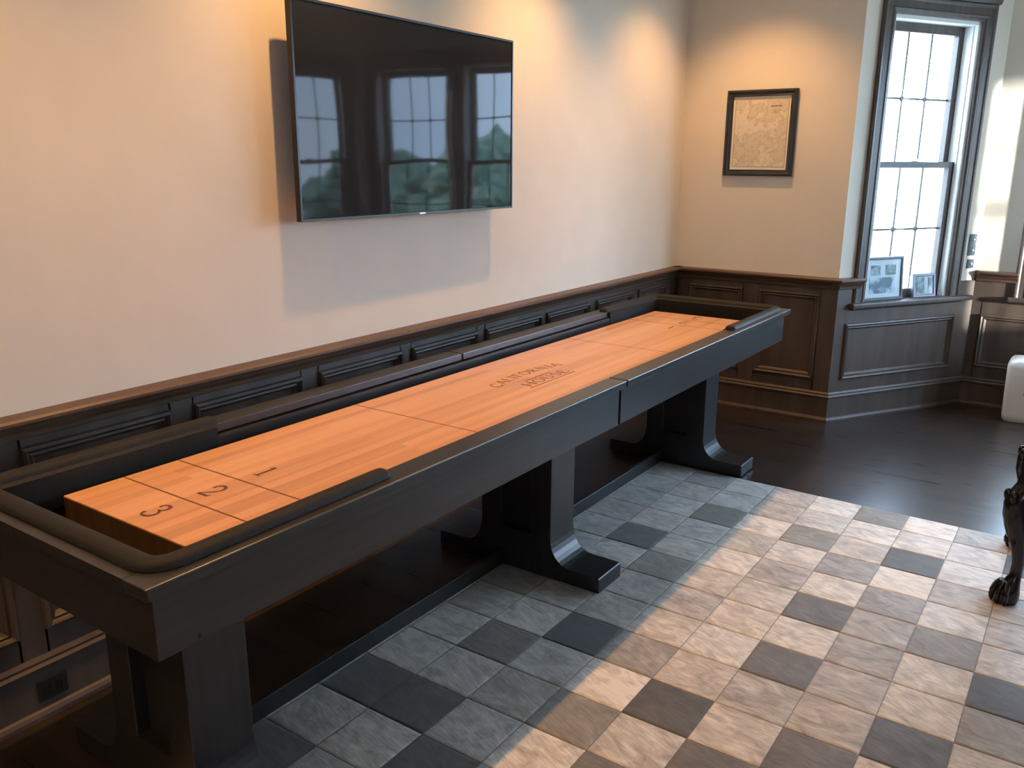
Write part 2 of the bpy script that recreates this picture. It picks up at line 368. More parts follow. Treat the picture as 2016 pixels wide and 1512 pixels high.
# ---- windows
CASE = [(.004, 0), (0, .004), (0, .020), (.010, .026), (.020, .024), (.028, .018), (.062, .018), (.070, .022), (.080, .020), (.090, .012), (.097, .010), (.097, 0)]
def window(num, M, a, b, kl=1., kr=1.):
    root = empty('window_%d' % num, M @ Vector(((a + b) / 2, 0, Z0))); root['kind'] = 'structure'
    # casing: two legs and a head, mitred
    bm = bmesh.new()
    CW = .097
    def leg(u_out, sgn, k_):
        prof = [(u_out + sgn * d * k_, w_) for d, w_ in CASE]
        v0 = [bm.verts.new(M @ Vector((x, -w_, Z0 - .002))) for x, w_ in prof]
        v1 = [bm.verts.new(M @ Vector((x, -w_, Z1 + .097 - d))) for (x, w_), (d, _) in zip(prof, CASE)]
        n = len(prof)
        for i in range(n): bm.faces.new((v0[i], v0[(i + 1) % n], v1[(i + 1) % n], v1[i]))
    leg(a - CW * kl, 1, kl); leg(b + CW * kr, -1, kr)
    v0 = [bm.verts.new(M @ Vector((a - (CW - d) * kl, -w_, Z1 + CW - d))) for d, w_ in CASE]
    v1 = [bm.verts.new(M @ Vector((b + (CW - d) * kr, -w_, Z1 + CW - d))) for d, w_ in CASE]
    for i in range(len(CASE)): bm.faces.new((v0[i], v0[(i + 1) % len(CASE)], v1[(i + 1) % len(CASE)], v1[i]))
    # head cap moulding
    strip(bm, M, a - CW * kl - (.006 if kl == 1 else 0), b + CW * kr + (.006 if kr == 1 else 0), [(0, Z1 + .095), (.030, Z1 + .095), (.036, Z1 + .104), (.040, Z1 + .118), (.040, Z1 + .124), (0, Z1 + .124)])
    obj('window_casing', bm, M_case, root)
    # stool
    bm = bmesh.new()
    box(bm, a - (.125 if kl == 1 else .074), b + .190 if num == 1 else b + (.100 if kr == 1 else .074), -.052, 0., Z0 - .030, Z0, M, bevel=.007, seg=3)
    box(bm, a, b, -.002, .15, Z0 - .030, Z0, M)
    strip(bm, M, a - .10 * kl, b + (.11 if num == 1 else .09 * kr), [(.013, Z0 - .045), (.026, Z0 - .040), (.030, Z0 - .030), (.013, Z0 - .030)])
    obj('window_sill', bm, M_rail if False else M_case, root)
    # jamb liners and head
    bm = bmesh.new()
    box(bm, a, a + .018, .004, .15, Z0, Z1, M); box(bm, b - .018, b, .004, .15, Z0, Z1, M); box(bm, a, b, .004, .15, Z1 - .02, Z1, M)
    for x in (a + .018, b - .018 - .006):
        box(bm, x, x + .006, .030, .040, Z0, Z1, M); box(bm, x, x + .006, .080, .088, Z0, Z1, M)
    obj('jamb_liner', bm, M_liner, root)
    zm = 1.50
    for nm, d0, za, zb in (('lower_sash', .042, Z0, zm + .018), ('upper_sash', .090, zm - .018, Z1 - .02)):
        bm = bmesh.new(); x0, x1 = a + .020, b - .020; sw = .042; d1 = d0 + .036
        zl = za + (.055 if nm == 'lower_sash' else .034); zu = zb - (.034 if nm == 'lower_sash' else .050)
        box(bm, x0, x0 + sw, d0, d1, za, zb, M); box(bm, x1 - sw, x1, d0, d1, za, zb, M)
        box(bm, x0 + sw, x1 - sw, d0, d1, za, zl, M); box(bm, x0 + sw, x1 - sw, d0, d1, zu, zb, M)
        s = obj(nm, bm, M_case, root)
        bm = bmesh.new(); dm = (d0 + d1) / 2
        box(bm, x0 + sw - .004, x1 - sw + .004, dm - .002, dm + .002, zl - .004, zu + .004, M); obj('glass_pane', bm, M_glass, s)
        bm = bmesh.new(); gw = x1 - x0 - 2 * sw; t = .0055; dg = dm + .006
        for k_ in (1, 2):
            xx = x0 + sw + gw * k_ / 3; box(bm, xx - t, xx + t, dg, dg + .005, zl, zu, M)
        zz = (zl + zu) / 2; box(bm, x0 + sw, x1 - sw, dg, dg + .005, zz - t, zz + t, M)
        obj('muntin_grille', bm, M_case, s)
        bm = bmesh.new()
        for k_ in (1, 2):
            xx = x0 + sw + gw * k_ / 3
            tt = bmesh.new(); bmesh.ops.create_cone(tt, cap_ends=True, segments=12, radius1=.017, radius2=.012, depth=.010)
            merge(bm, tt, M @ Matrix.Translation((xx, dg, zz)) @ Matrix.Rotation(math.pi / 2, 4, 'X'))
        obj('rosette', bm, M_case, s)
    # sash lock
    bm = bmesh.new(); xm = (a + b) / 2; box(bm, xm - .02, xm + .02, .044, .062, zm + .018, zm + .030, M, bevel=.003)
    obj('sash_lock', bm, M_steel, root)
    return root
window(1, F1, *OP1[0]); window(2, FC, *OPC[0], kr=.76); window(3, FC, *OPC[1], kl=.76); window(4, F3, *OP3[0])
for i_, (a_, b_) in enumerate(OPF_FILL): window(5 + i_, FF, a_, b_)  # window behind the camera, added for fill daylight

# ------------------------------------------------------------------ shuffleboard table
XO, XI, YN, YE = .979, .191, .914, 4.549
XC = (XO + XI) / 2
ZT = .780
YM = 2.722
tb = empty('shuffleboard_table', (XC, YM, 0))
tag(tb, 'long charcoal wooden shuffleboard table with orange maple playfield, below the wall television', 'game table')
# cabinet sides, two halves meeting at the seam
for y0, y1 in ((YN, YM - .004), (YM + .004, YE)):
    bm = bmesh.new()
    for xa, xb in ((XI + .022, XI + .044), (XO - .047, XO - .025)):
        box(bm, xa, xb, (y0 if y0 > 1.5 else y0 + .024) + (.003 if y0 > 1.5 else 0), y1 - .024 if y1 > 3 else y1 - .003, .617, ZT - .022, bevel=.0015, seg=1)
    if y0 < 1.5: box(bm, XI + .0435, XO - .0465, YN + .0245, YN + .046, .6175, ZT - .0225)
    else: box(bm, XI + .0435, XO - .0465, YE - .046, YE - .0245, .6175, ZT - .0225)
    obj('cabinet_apron', bm, M_black, tb)
    # top lip (front, back, and one end) with mitred look
    bm = bmesh.new()
    e0, e1 = (y0, y1)
    box(bm, XO - .074, XO, e0, e1, ZT - .026, ZT, bevel=.003)
    box(bm, XI, XI + .074, e0, e1, ZT - .026, ZT, bevel=.003)
    if y0 < 1.5: box(bm, XI + .0735, XO - .0735, YN + .0004, YN + .074, ZT - .0258, ZT - .0003)
    else: box(bm, XI + .0735, XO - .0735, YE - .074, YE - .0004, ZT - .0258, ZT - .0003)
    obj('top_rail', bm, M_black, tb)
# carpeted gutter floor under the playfield
bm = bmesh.new(); box(bm, XI + .046, XO - .049, YN + .05, YE - .05, .640, .652); obj('gutter_floor', bm, M_carpet, tb)
# inner gutter walls
bm = bmesh.new()
for xa, xb in ((XI + .044, XI + .084), (XO - .084, XO - .048)): box(bm, xa, xb, YN + .046, YE - .046, .652, ZT - .0300)
obj('gutter_lining', bm, M_black, tb)
# playfield
PX0, PX1, PY0, PY1, PZ = .315, .855, 1.1216, 4.3414, .7302
bm = bmesh.new(); box(bm, PX0, PX1, PY0, PY1, PZ - .070, PZ - .0045); obj('playfield_base', bm, noisy('shaded_edge_wood', (.06, .032, .016), (.11, .058, .03), (30, 30, 3), rough=.55), tb)  # board sides coloured dark to stand in for shade on the unlit end
bm = bmesh.new(); box(bm, PX0, PX1, PY0, PY1, PZ - .0045, PZ, bevel=.0008, seg=1); pf = obj('playfield', bm, M_board, tb); pf['label'] = 'orange maple playfield'
def on_board(name, bm): return obj(name, bm, M_ink, pf)
for yy, t in ((1.2744, .0022), (1.4291, .0022), (2.0849, .0018), (3.4281, .0012), (4.034, .0010), (4.188, .0010)):
    bm = bmesh.new(); box(bm, PX0 + .001, PX1 - .001, yy - t, yy + t, PZ - .0005, PZ + .0004); on_board('scoring_line', bm)

def stroke(bm, pts, wid, place):
    """ribbon through 2-d points with per-point width; place(p,q,h)->Vector"""
    L_, R_ = [], []
    for i, p in enumerate(pts):
        a = pts[max(i - 1, 0)]; b = pts[min(i + 1, len(pts) - 1)]
        dx, dy = b[0] - a[0], b[1] - a[1]; n = math.hypot(dx, dy) or 1
        w_ = (wid[i] if isinstance(wid, (list, tuple)) else wid) / 2
        L_.append((p[0] - dy / n * w_, p[1] + dx / n * w_)); R_.append((p[0] + dy / n * w_, p[1] - dx / n * w_))
    vl = [bm.verts.new(place(*q)) for q in L_]; vr = [bm.verts.new(place(*q)) for q in R_]
    for i in range(len(pts) - 1): bm.faces.new((vl[i], vl[i + 1], vr[i + 1], vr[i]))
def arc(cx, cy, rx, ry, a0, a1, n=16): return [(cx + rx * math.cos(math.radians(a0 + (a1 - a0) * i / n)), cy + ry * math.sin(math.radians(a0 + (a1 - a0) * i / n))) for i in range(n + 1)]
# numerals in a unit box: width .66, height 1
def digit(ch):
    S = []
    if ch == '1':
        S = [([(.33, .02), (.33, .98)], .12), ([(.14, .03), (.52, .03)], .05), ([(.33, .97), (.24, .86), (.13, .82)], [.10, .07, .04])]
    if ch == '2':
        top = arc(.32, .70, .25, .28, 170, -35, 18)
        S = [(top, [.05 + .09 * math.sin(math.pi * i / 18) for i in range(19)]), ([top[-1], (.36, .32), (.07, .04)], [.10, .08, .05]),
             ([(.06, .05), (.58, .05)], .11), ([(.57, .03), (.61, .20)], .05), (arc(.12, .72, .045, .045, 0, 360, 10), .05)]
    if ch == '3':
        a = arc(.30, .76, .22, .22, 165, -90, 16); b = arc(.28, .28, .28, .27, 90, -165, 18)
        S = [(a, [.05 + .08 * math.sin(math.pi * i / 16) for i in range(17)]), (b, [.05 + .09 * math.sin(math.pi * i / 18) for i in range(19)]),
             (arc(.12, .78, .04, .04, 0, 360, 10), .05), (arc(.07, .20, .04, .04, 0, 360, 10), .05)]
    return S
def put_digit(ch, xc, yc, h, flip=1):
    bm = bmesh.new()
    place = lambda p, q: Vector((xc + flip * (p - .33) * h, yc + flip * (q - .5) * h, PZ + .0006))
    for pts, wd in digit(ch): stroke(bm, pts, wd, place)
    on_board('numeral', bm)
for ch, yc in (('3', 1.197), ('2', 1.347), ('1', 1.507)): put_digit(ch, .575, yc, .068)
for ch, yc in (('3', 4.266), ('2', 4.111), ('1', 3.955)): put_digit(ch, .585, yc, .068, -1)
# letters as serif strokes (unit height 1)
LET = {
 'A': (.8, [([(.05, 0), (.40, 1)], .07), ([(.40, 1), (.75, 0)], .12), ([(.18, .36), (.63, .36)], .06), ([(-.02, 0), (.16, 0)], .05), ([(.62, 0), (.86, 0)], .05)]),
 'C': (.75, [(arc(.42, .5, .36, .5, 45, 315, 20), [.05] + [.10] * 19 + [.05]), ([(.68, .95), (.68, .70)], .05), ([(.68, .30), (.68, .08)], .04)]),
 'L': (.65, [([(.15, 0), (.15, 1)], .12), ([(.03, 1), (.27, 1)], .05), ([(.03, .02), (.6, .02)], .06), ([(.6, 0), (.62, .25)], .05)]),
 'I': (.36, [([(.18, 0), (.18, 1)], .12), ([(.04, 1), (.32, 1)], .05), ([(.04, 0), (.32, 0)], .05)]),
 'F': (.62, [([(.15, 0), (.15, 1)], .12), ([(.03, .98), (.58, .98)], .06), ([(.58, 1), (.59, .76)], .05), ([(.15, .52), (.42, .52)], .06), ([(.03, 0), (.27, 0)], .05)]),
 'O': (.85, [(arc(.42, .5, .37, .5, 0, 360, 26), .10)]),
 'R': (.78, [([(.15, 0), (.15, 1)], .12), ([(.03, .98), (.35, .98)], .05), (arc(.35, .74, .24, .24, 90, -90, 12), .10), ([(.15, .50), (.36, .50)], .05), ([(.36, .50), (.70, 0)], .11), ([(.03, 0), (.27, 0)], .05)]),
 'N': (.86, [([(.14, 0), (.14, 1)], .06), ([(.14, 1), (.70, 0)], .12), ([(.70, 0), (.70, 1)], .06), ([(.03, 1), (.2, 1)], .05), ([(.03, 0), (.25, 0)], .05), ([(.59, 1), (.81, 1)], .05)]),
 'H': (.86, [([(.15, 0), (.15, 1)], .12), ([(.70, 0), (.70, 1)], .12), ([(.15, .5), (.7, .5)], .06), ([(.03, 1), (.27, 1)], .05), ([(.03, 0), (.27, 0)], .05), ([(.58, 1), (.82, 1)], .05), ([(.58, 0), (.82, 0)], .05)]),
 'U': (.82, [([(.15, 1), (.15, .34)], .12), (arc(.42, .34, .27, .33, 180, 360, 14), .09), ([(.69, .34), (.69, 1)], .07), ([(.03, 1), (.27, 1)], .05), ([(.58, 1), (.80, 1)], .05)]),
 'S': (.62, [(arc(.32, .74, .22, .24, 40, 250, 12) + arc(.30, .26, .24, .25, 80, -150, 12), .10)]),
 'E': (.66, [([(.15, 0), (.15, 1)], .12), ([(.03, .98), (.58, .98)], .06), ([(.58, 1), (.59, .78)], .05), ([(.15, .52), (.42, .52)], .06), ([(.03, .02), (.60, .02)], .06), ([(.6, 0), (.62, .25)], .05)]),
}
def word(txt, yc, xbase, h, width, rise=0., name='lettering'):
    """reads along +y, letter tops towards the wall (-x)"""
    bm = bmesh.new(); adv = [LET[c][0] for c in txt]; tot = sum(adv) + .12 * (len(txt) - 1); s = width / tot; u = 0.
    for c, a in zip(txt, adv):
        mid = (u + a / 2) / tot - .5; ang = -mid * rise * 4 / width * 2 if rise else 0
        yo = rise * (1 - 4 * mid * mid)
        th = -8 * rise * mid / width
        def place(p, q, u=u, a=a, yo=yo, th=th, mid=mid):
            lx = (p - a / 2) * s; ly = q * h; ca, sa = math.cos(th), math.sin(th)
            X = mid * width + lx * ca - ly * sa; Y = lx * sa + ly * ca + yo
            return Vector((xbase - Y, yc + X, PZ + .0006))
        for pts, wd in LET[c][1]: stroke(bm, pts, wd, place)
        u += a + .12
    on_board(name, bm)
word('CALIFORNIA', 2.755, .572, .044, .43, .026)
word('HOUSE', 2.755, .649, .042, .28)
bm = bmesh.new()
for k_ in range(13):
    yy = 2.665 + k_ * .014; box(bm, .5895, .5975, yy, yy + .003 + (k_ % 3) * .002, PZ + .0002, PZ + .0006)
    if k_ % 2: box(bm, .5895, .591, yy, yy + .009, PZ + .0002, PZ + .0006)
on_board('small_lettering', bm)
bm = bmesh.new(); box(bm, .662, .666, 2.60, 2.905, PZ + .0002, PZ + .0006); on_board('underline', bm)

# cushions: a padded strip round each end
def cushion(ye, ydir, ystop_f, ystop_b):
    # path on the inner edge of the lip: front stop -> corner -> corner -> back stop
    xf, xb = XO - .051, XI + .051; yy = ye + ydir * .051; r = .045
    pts = [(xf, ystop_f), (xf, yy + ydir * r)]
    for i in range(1, 7): a = math.pi / 2 * i / 6; pts.append((xf - r + r * math.cos(a), yy + ydir * (r - r * math.sin(a))))
    for i in range(0, 7): a = math.pi / 2 * i / 6; pts.append((xb + r - r * math.sin(a), yy + ydir * (r - r * math.cos(a))))
    pts += [(xb, yy + ydir * r), (xb, ystop_b)]
    prof = []   # (offset outward, z): face drops into the gutter, top rounded, tail on the lip
    for i in range(9):
        a = math.pi * i / 8; prof.append((.0255 * math.cos(a), .7815 + .0185 * math.sin(a)))
    prof = prof + [(-.0355, .775), (-.0355, .690), (-.030, .690), (-.0255, .7802)]
    rings = []
    n = len(pts)
    for i, p in enumerate(pts):
        a = Vector(pts[max(i - 1, 0)]); b = Vector(pts[min(i + 1, n - 1)]); t = (b - a).normalized()
        nr = Vector((t.y, -t.x)) * (1 if ydir > 0 else -1)    # outward from the table centre
        c = Vector((XC, YM)) - Vector(p)
        if nr.dot(c) > 0: nr = -nr
        rings.append([(p[0] + nr.x * o, p[1] + nr.y * o, z) for o, z in prof])
    bm = bmesh.new(); loft(bm, rings)
    for (px, py) in (pts[0], pts[-1]):
        tt = bmesh.new(); bmesh.ops.create_uvsphere(tt, u_segments=16, v_segments=8, radius=1)
        bmesh.ops.scale(tt, vec=(.0255, .022, .0185), verts=tt.verts)
        bmesh.ops.bisect_plane(tt, geom=tt.verts[:] + tt.edges[:] + tt.faces[:], plane_co=(0, 0, -.0015), plane_no=(0, 0, -1), clear_outer=True)
        merge(bm, tt, Matrix.Translation((px, py, .7815)))
    obj('end_cushion', bm, M_cush, tb, smooth=True)
cushion(YN, 1, 1.555, 1.585)
cushion(YE, -1, 3.83, 3.905)

# pedestal legs
for yc in (1.2015, 2.7068, 4.145):
    lg = None
    y0, y1 = yc - .0826, yc + .0826
    def cove(s):     # s=+1 front, -1 back: outline in x,z of the foot with a coved shoulder
        c = []
        for i in range(9):
            a = math.pi / 2 * i / 8
            c.append((.1565 + .085 * (1 - math.cos(a)), .1620 - .098 * math.sin(a)))
        return c
    prof = [(.3635, .0068), (.3635, .060), (.360, .063)] + [(x, z) for x, z in reversed(cove(1))] + [(-x, z) for x, z in cove(1)] + [(-.360, .063), (-.3635, .060), (-.3635, .0068)]
    bm = bmesh.new(); extrude(bm, [(XC + x, z) for x, z in prof], lambda p, q, d: Vector((p, d, q)), y0, y1)
    bmesh.ops.bevel(bm, geom=[e for e in bm.edges if len(e.link_faces) == 2 and e.calc_face_angle(0) > 1.2], offset=.0015, segments=1, affect='EDGES')
    lg = obj('pedestal_leg', bm, M_blackx, tb)
    bm = bmesh.new()
    box(bm, XC + .066, XC + .1565, y0, y1, .160, .6165, bevel=.002, seg=1)
    box(bm, XC - .1565, XC - .066, y0, y1, .160, .6165, bevel=.002, seg=1)
    box(bm, XC - .067, XC + .067, y0 + .035, y1 - .035, .160, .6165)
    obj('pedestal_post', bm, M_blackx, lg)
bm = bmesh.new(); box(bm, XC - .070, XC - .048, 1.285, 4.062, .010, .068, bevel=.0015, seg=1); obj('stretcher', bm, M_blackx, tb)
bm = bmesh.new()
tt = bmesh.new(); bmesh.ops.create_cone(tt, cap_ends=True, segments=14, radius1=.004, radius2=.004, depth=.002)
merge(bm, tt, Matrix.Translation((XO - .0245, 1.026, .628)) @ Matrix.Rotation(math.pi / 2, 4, 'Y')); obj('bolt_head', bm, M_dark, tb)

# ------------------------------------------------------------------ patchwork rug
TONE = {  # rows from the far edge to the near edge; tones 0 dark .. 9 cream
 11: [5, 4, 6, 6, 8, 4, 9, 6, 5], 10: [5, 5, 6, 6, 7, 8, 8, 8, 2], 9: [5, 6, 3, 8, 4, 7, 2, 8, 7], 8: [5, 6, 6, 6, 8, 5, 9, 6, 6],
 7: [5, 2, 6, 8, 6, 8, 5, 8, 6], 6: [5, 6, 4, 7, 7, 3, 6, 4, 7], 5: [5, 5, 5, 6, 8, 8, 5, 7, 1], 4: [4, 5, 5, 7, 8, 3, 6, 7, 4],
 3: [5, 6, 1, 5, 7, 6, 6, 2, 6], 2: [6, 3, 6, 9, 2, 7, 3, 7, 5], 1: [6, 6, 5, 4, 7, 3, 6, 5, 8], 0: [1, 2, 6, 8, 3, 7, 5, 3, 6],
 -1: [5, 6, 2, 6, 5, 4, 8, 6, 3], -2: [2, 5, 6, 4, 7, 6, 2, 7, 5]}
TV = [.10, .15, .20, .29, .44, .56, .66, .77, .88, .98]
S_ = .1977; RX, RY = .5383, 1.6744
bm = bmesh.new(); lay = bm.loops.layers.float_color.new('tone')
rr = random.Random(3)
xs = [.507] + [RX + S_ * i for i in range(0, 12)]
NSUB = 6
FR_ = [0, .016, .05, .5, .95, .984, 1]
for j in range(-9, 12):
    for i in range(len(xs) - 1):
        x0, x1 = xs[i], xs[i + 1]; y0, y1 = RY + S_ * j, RY + S_ * (j + 1)
        row = TONE.get(j); ci = i - 1
        if row and 0 <= ci < len(row): tn = row[ci]
        elif ci < 0: tn = (TONE.get(j) or [5])[0] if rr.random() < .3 else rr.choice([5, 6, 4])
        else: tn = rr.choice([2, 4, 5, 6, 6, 7, 8, 8])
        tv = TV[tn] + rr.uniform(-.02, .02)
        c = (tv, rr.random(), rr.random(), 1)
        jx, jy = rr.uniform(-.0016, .0016), rr.uniform(-.0016, .0016)
        g = .0010
        grid = []
        for b_ in range(NSUB + 1):
            r_ = []
            for a_ in range(NSUB + 1):
                fx, fy = FR_[a_], FR_[b_]
                ed = 0 if (a_ in (0, NSUB) or b_ in (0, NSUB)) else 1
                z = .0040 if ed < .5 else .0060 + (rr.uniform(-.0003, .0003) if a_ == 3 or b_ == 3 else 0)
                X = x0 + g + (x1 - x0 - 2 * g) * fx; Y = y0 + g + (y1 - y0 - 2 * g) * fy
                if ed < .5: pass
                if j == 11 and b_ == NSUB: Y += .004 * math.sin(X * 23) + .003 * math.sin(X * 57) - (X - .5) * .012
                elif j == 11: Y -= (X - .5) * .012 * fy
                r_.append(bm.verts.new((X, Y, z)))
            grid.append(r_)
        for b_ in range(NSUB):
            for a_ in range(NSUB):
                f = bm.faces.new((grid[b_][a_], grid[b_][a_ + 1], grid[b_ + 1][a_ + 1], grid[b_ + 1][a_]))
                for lp in f.loops: lp[lay] = c
# backing and edge of the rug
bk = bmesh.new(); box(bk, .506, xs[-1] + .001, RY - 9 * S_ - .002, RY + 12 * S_ - .024, .0004, .0030)
me = bpy.data.meshes.new('t'); bk.to_mesh(me); bk.free()
nf = len(bm.faces); bm.from_mesh(me); bm.faces.ensure_lookup_table()
for f in bm.faces[nf:]:
    for lp in f.loops: lp[lay] = (.28, .5, .5, 1)
me = bpy.data.meshes.new('patchwork_rug'); 
for f in bm.faces: f.smooth = True
bmesh.ops.translate(bm, vec=(-1.6, -2, 0), verts=bm.verts)
bm.to_mesh(me); bm.free(); me.materials.append(M_rug)
rug = bpy.data.objects.new('patchwork_rug', me); col.objects.link(rug); rug.location = (1.6, 2, 0)
tag(rug, 'large patchwork cowhide rug of grey, cream and charcoal squares on the dark floor', 'rug')

# ------------------------------------------------------------------ television
def bump_glass():
    m_ = mat('screen_glass', (.021, .023, .027), .035, 0, .10); N, L, b = nodes(m_)
    tc = N.new('ShaderNodeTexCoord'); nz = N.new('ShaderNodeTexNoise'); nz.inputs['Scale'].default_value = 3.2; nz.inputs['Detail'].default_value = 0
    bp = N.new('ShaderNodeBump'); bp.inputs['Strength'].default_value = .06; bp.inputs['Distance'].default_value = .02
    L.new(tc.outputs['Object'], nz.inputs['Vector']); L.new(nz.outputs['Fac'], bp.inputs['Height']); L.new(bp.outputs[0], b.inputs['Normal'])
    return m_
TY0, TY1, TZ0, TZ1 = 2.098, 3.305, 1.307, 1.992
FT = facet(.092, 0, 90)     # u = y, room side at x = .092
tv = empty('television', (.0, (TY0 + TY1) / 2, TZ0))
tag(tv, 'large flat black wall-mounted television reflecting the bay windows', 'television')
M_bez = mat('black_plastic', (.012, .012, .013), .3)
bm = bmesh.new(); ring(bm, FT, TY0, TY1, TZ0, TZ1, [(0, -.020), (0, .001), (.001, .002), (.008, .002), (.009, -.001), (.009, -.020)]); obj('bezel', bm, M_bez, tv)
bm = bmesh.new(); box(bm, TY0 + .008, TY1 - .008, .001, .004, TZ0 + .008, TZ1 - .008, FT); obj('screen', bm, bump_glass(), tv)
bm = bmesh.new(); box(bm, TY0 + .010, TY1 - .010, .004, .030, TZ0 + .010, TZ1 - .010, FT, bevel=.004); box(bm, TY0 + .15, TY1 - .15, .030, .058, TZ0 + .06, TZ1 - .20, FT, bevel=.008); obj('back_housing', bm, M_bez, tv)
bm = bmesh.new(); box(bm, (TY0 + TY1) / 2 - .25, (TY0 + TY1) / 2 + .25, .058, .0915, 1.50, 1.74, FT); obj('wall_bracket', bm, M_bez, tv)
bm = bmesh.new(); box(bm, (TY0 + TY1) / 2 - .016, (TY0 + TY1) / 2 + .016, -.003, 0.0, TZ0 + .0015, TZ0 + .006, FT); obj('badge', bm, M_steel, tv)

# ------------------------------------------------------------------ framed map on the back wall
pm = empty('framed_map', (.489, YB, 1.675))
tag(pm, 'black framed antique style map hanging on the back wall above the wainscot', 'picture')
bx0, bx1, bz0, bz1 = .282, .696, 1.431, 1.918
M_frame = noisy('black_painted_frame', (.018, .022, .026), (.03, .035, .04), (20, 20, 20), rough=.35, r2=.45)
bm = bmesh.new(); ring(bm, FB, bx0, bx1, bz0, bz1, [(0, .001), (0, .026), (.005, .031), (.012, .031), (.017, .024), (.027, .020), (.032, .022), (.036, .018), (.036, .006), (.030, .001)]); obj('frame', bm, M_frame, pm)
M_mat = mat('cream_mat', (.88, .82, .72), .8)
bm = bmesh.new(); box(bm, bx0 + .034, bx1 - .034, -.008, -.002, bz0 + .034, bz1 - .034, FB); obj('mat_board', bm, M_mat, pm)
M_gold = mat('gilt_line', (.35, .27, .15), .5)
bm = bmesh.new(); ring(bm, FB, bx0 + .048, bx1 - .048, bz0 + .050, bz1 - .050, [(0, .008), (0, .0092), (.003, .0092), (.003, .008)]); obj('border_line', bm, M_gold, pm)
def map_material():
    m_ = mat('printed_map', (.7, .62, .5), .6); N, L, b = nodes(m_)
    tc = N.new('ShaderNodeTexCoord')
    n1 = N.new('ShaderNodeTexNoise'); n1.inputs['Scale'].default_value = 7; n1.inputs['Detail'].default_value = 9; n1.inputs['Roughness'].default_value = .6
    L.new(tc.outputs['Object'], n1.inputs['Vector'])
    # land a shade darker than sea, thin coastline
    r1 = N.new('ShaderNodeValToRGB'); e = r1.color_ramp.elements
    e[0].position = .48; e[0].color = (.74, .66, .54, 1); e[1].position = .53; e[1].color = (.66, .59, .46, 1)
    k = e.new(.505); k.color = (.56, .49, .38, 1); e[2].position = .515 if False else e[2].position
    L.new(n1.outputs['Fac'], r1.inputs['Fac'])
    n2 = N.new('ShaderNodeTexNoise'); n2.inputs['Scale'].default_value = 60; n2.inputs['Detail'].default_value = 5
    L.new(tc.outputs['Object'], n2.inputs['Vector'])
    r2 = N.new('ShaderNodeValToRGB'); r2.color_ramp.elements[0].position = .36; r2.color_ramp.elements[1].position = .44
    r2.color_ramp.elements[0].color = (.86, .84, .80, 1); r2.color_ramp.elements[1].color = (1, 1, 1, 1)
    L.new(n2.outputs['Fac'], r2.inputs['Fac'])
    mx = N.new('ShaderNodeMix'); mx.data_type = 'RGBA'; mx.blend_type = 'MULTIPLY'; mx.inputs['Factor'].default_value = 1
    L.new(r1.outputs['Color'], mx.inputs[6]); L.new(r2.outputs['Color'], mx.inputs[7]); L.new(mx.outputs[2], b.inputs['Base Color'])
    return m_
bm = bmesh.new(); box(bm, bx0 + .051, bx1 - .051, -.0085, -.0078, bz0 + .053, bz1 - .053, FB); obj('map_print', bm, map_material(), pm)
bm = bmesh.new(); M_print = mat('map_ink', (.06, .05, .04), .6)
for k_ in range(9):
    x = .545 + k_ * .0075; box(bm, x, x + .0055 - (k_ % 3) * .001, -.0092, -.0085, 1.822, 1.829 + (k_ % 2) * .001, FB)
box(bm, .555, .600, -.0090, -.0085, 1.800, 1.8015, FB); box(bm, .560, .593, -.0090, -.0085, 1.790, 1.7912, FB)
obj('map_title', bm, M_print, pm)

# ------------------------------------------------------------------ framed photographs on the sill
def photo_frame(name, label, u0, u1, h, v, th, lean, fw, parts, fm, mm, group=None, yaw=0):
    """stands on the stool of window 1; v = depth of its foot, leaning back"""
    base = F1 @ Vector(((u0 + u1) / 2, v, Z0))
    o = empty(name, base); tag(o, label, 'photo frame', group)
    W = (u1 - u0) / 2
    ML = F1 @ Matrix.Translation(((u0 + u1) / 2, v, Z0 + .001)) @ Matrix.Rotation(math.radians(yaw), 4, 'Z') @ Matrix.Rotation(math.radians(-lean), 4, 'X')
    bm = bmesh.new(); ring(bm, ML, -W, W, 0, h, [(0, -th), (0, 0), (.002, .003), (fw - .003, .003), (fw, 0), (fw, -th)]); obj('frame', bm, fm, o)
    bm = bmesh.new(); box(bm, -W + fw - .002, W - fw + .002, .004, th - .001, fw - .002, h - fw + .002, ML); obj('mat_board', bm, mm, o)
    for (a, b, c, d, pmt) in parts:
        bm = bmesh.new(); box(bm, a, b, .0030, .0042, c, d, ML); obj('photograph', bm, pmt, o)
    bm = bmesh.new(); box(bm, -W + fw - .001, W - fw + .001, .0012, .0018, fw - .001, h - fw + .001, ML); obj('frame_glass', bm, M_glass, o)
    bm = bmesh.new(); t2 = bmesh.new()
    q = [(-.02, th, h * .62), (.02, th, h * .62), (.03, th + .030, .002), (-.03, th + .030, .002)]
    a_ = [t2.verts.new(p) for p in q]; b_ = [t2.verts.new((p[0], p[1] + .003, p[2])) for p in q]
    t2.faces.new(a_); t2.faces.new(b_[::-1])
    for i in range(4): t2.faces.new((a_[i], a_[(i + 1) % 4], b_[(i + 1) % 4], b_[i]))
    merge(bm, t2, ML); obj('easel_back', bm, fm, o)
    return o
PH1 = noisy('photo_print_dark', (.05, .07, .08), (.45, .52, .58), (1, 1, 1), nscale=22, rough=.35, detail=3, lo=.42, hi=.6)
PH2 = noisy('photo_print_green', (.06, .11, .11), (.28, .38, .38), (1, 1, 1), nscale=26, rough=.35, detail=3, lo=.42, hi=.6)
PH3 = noisy('photo_print_blue', (.10, .15, .22), (.62, .72, .82), (1, 1, 1), nscale=14, rough=.3, detail=3, lo=.45, hi=.58)
M_mat2 = mat('white_mat', (.80, .82, .86), .7)
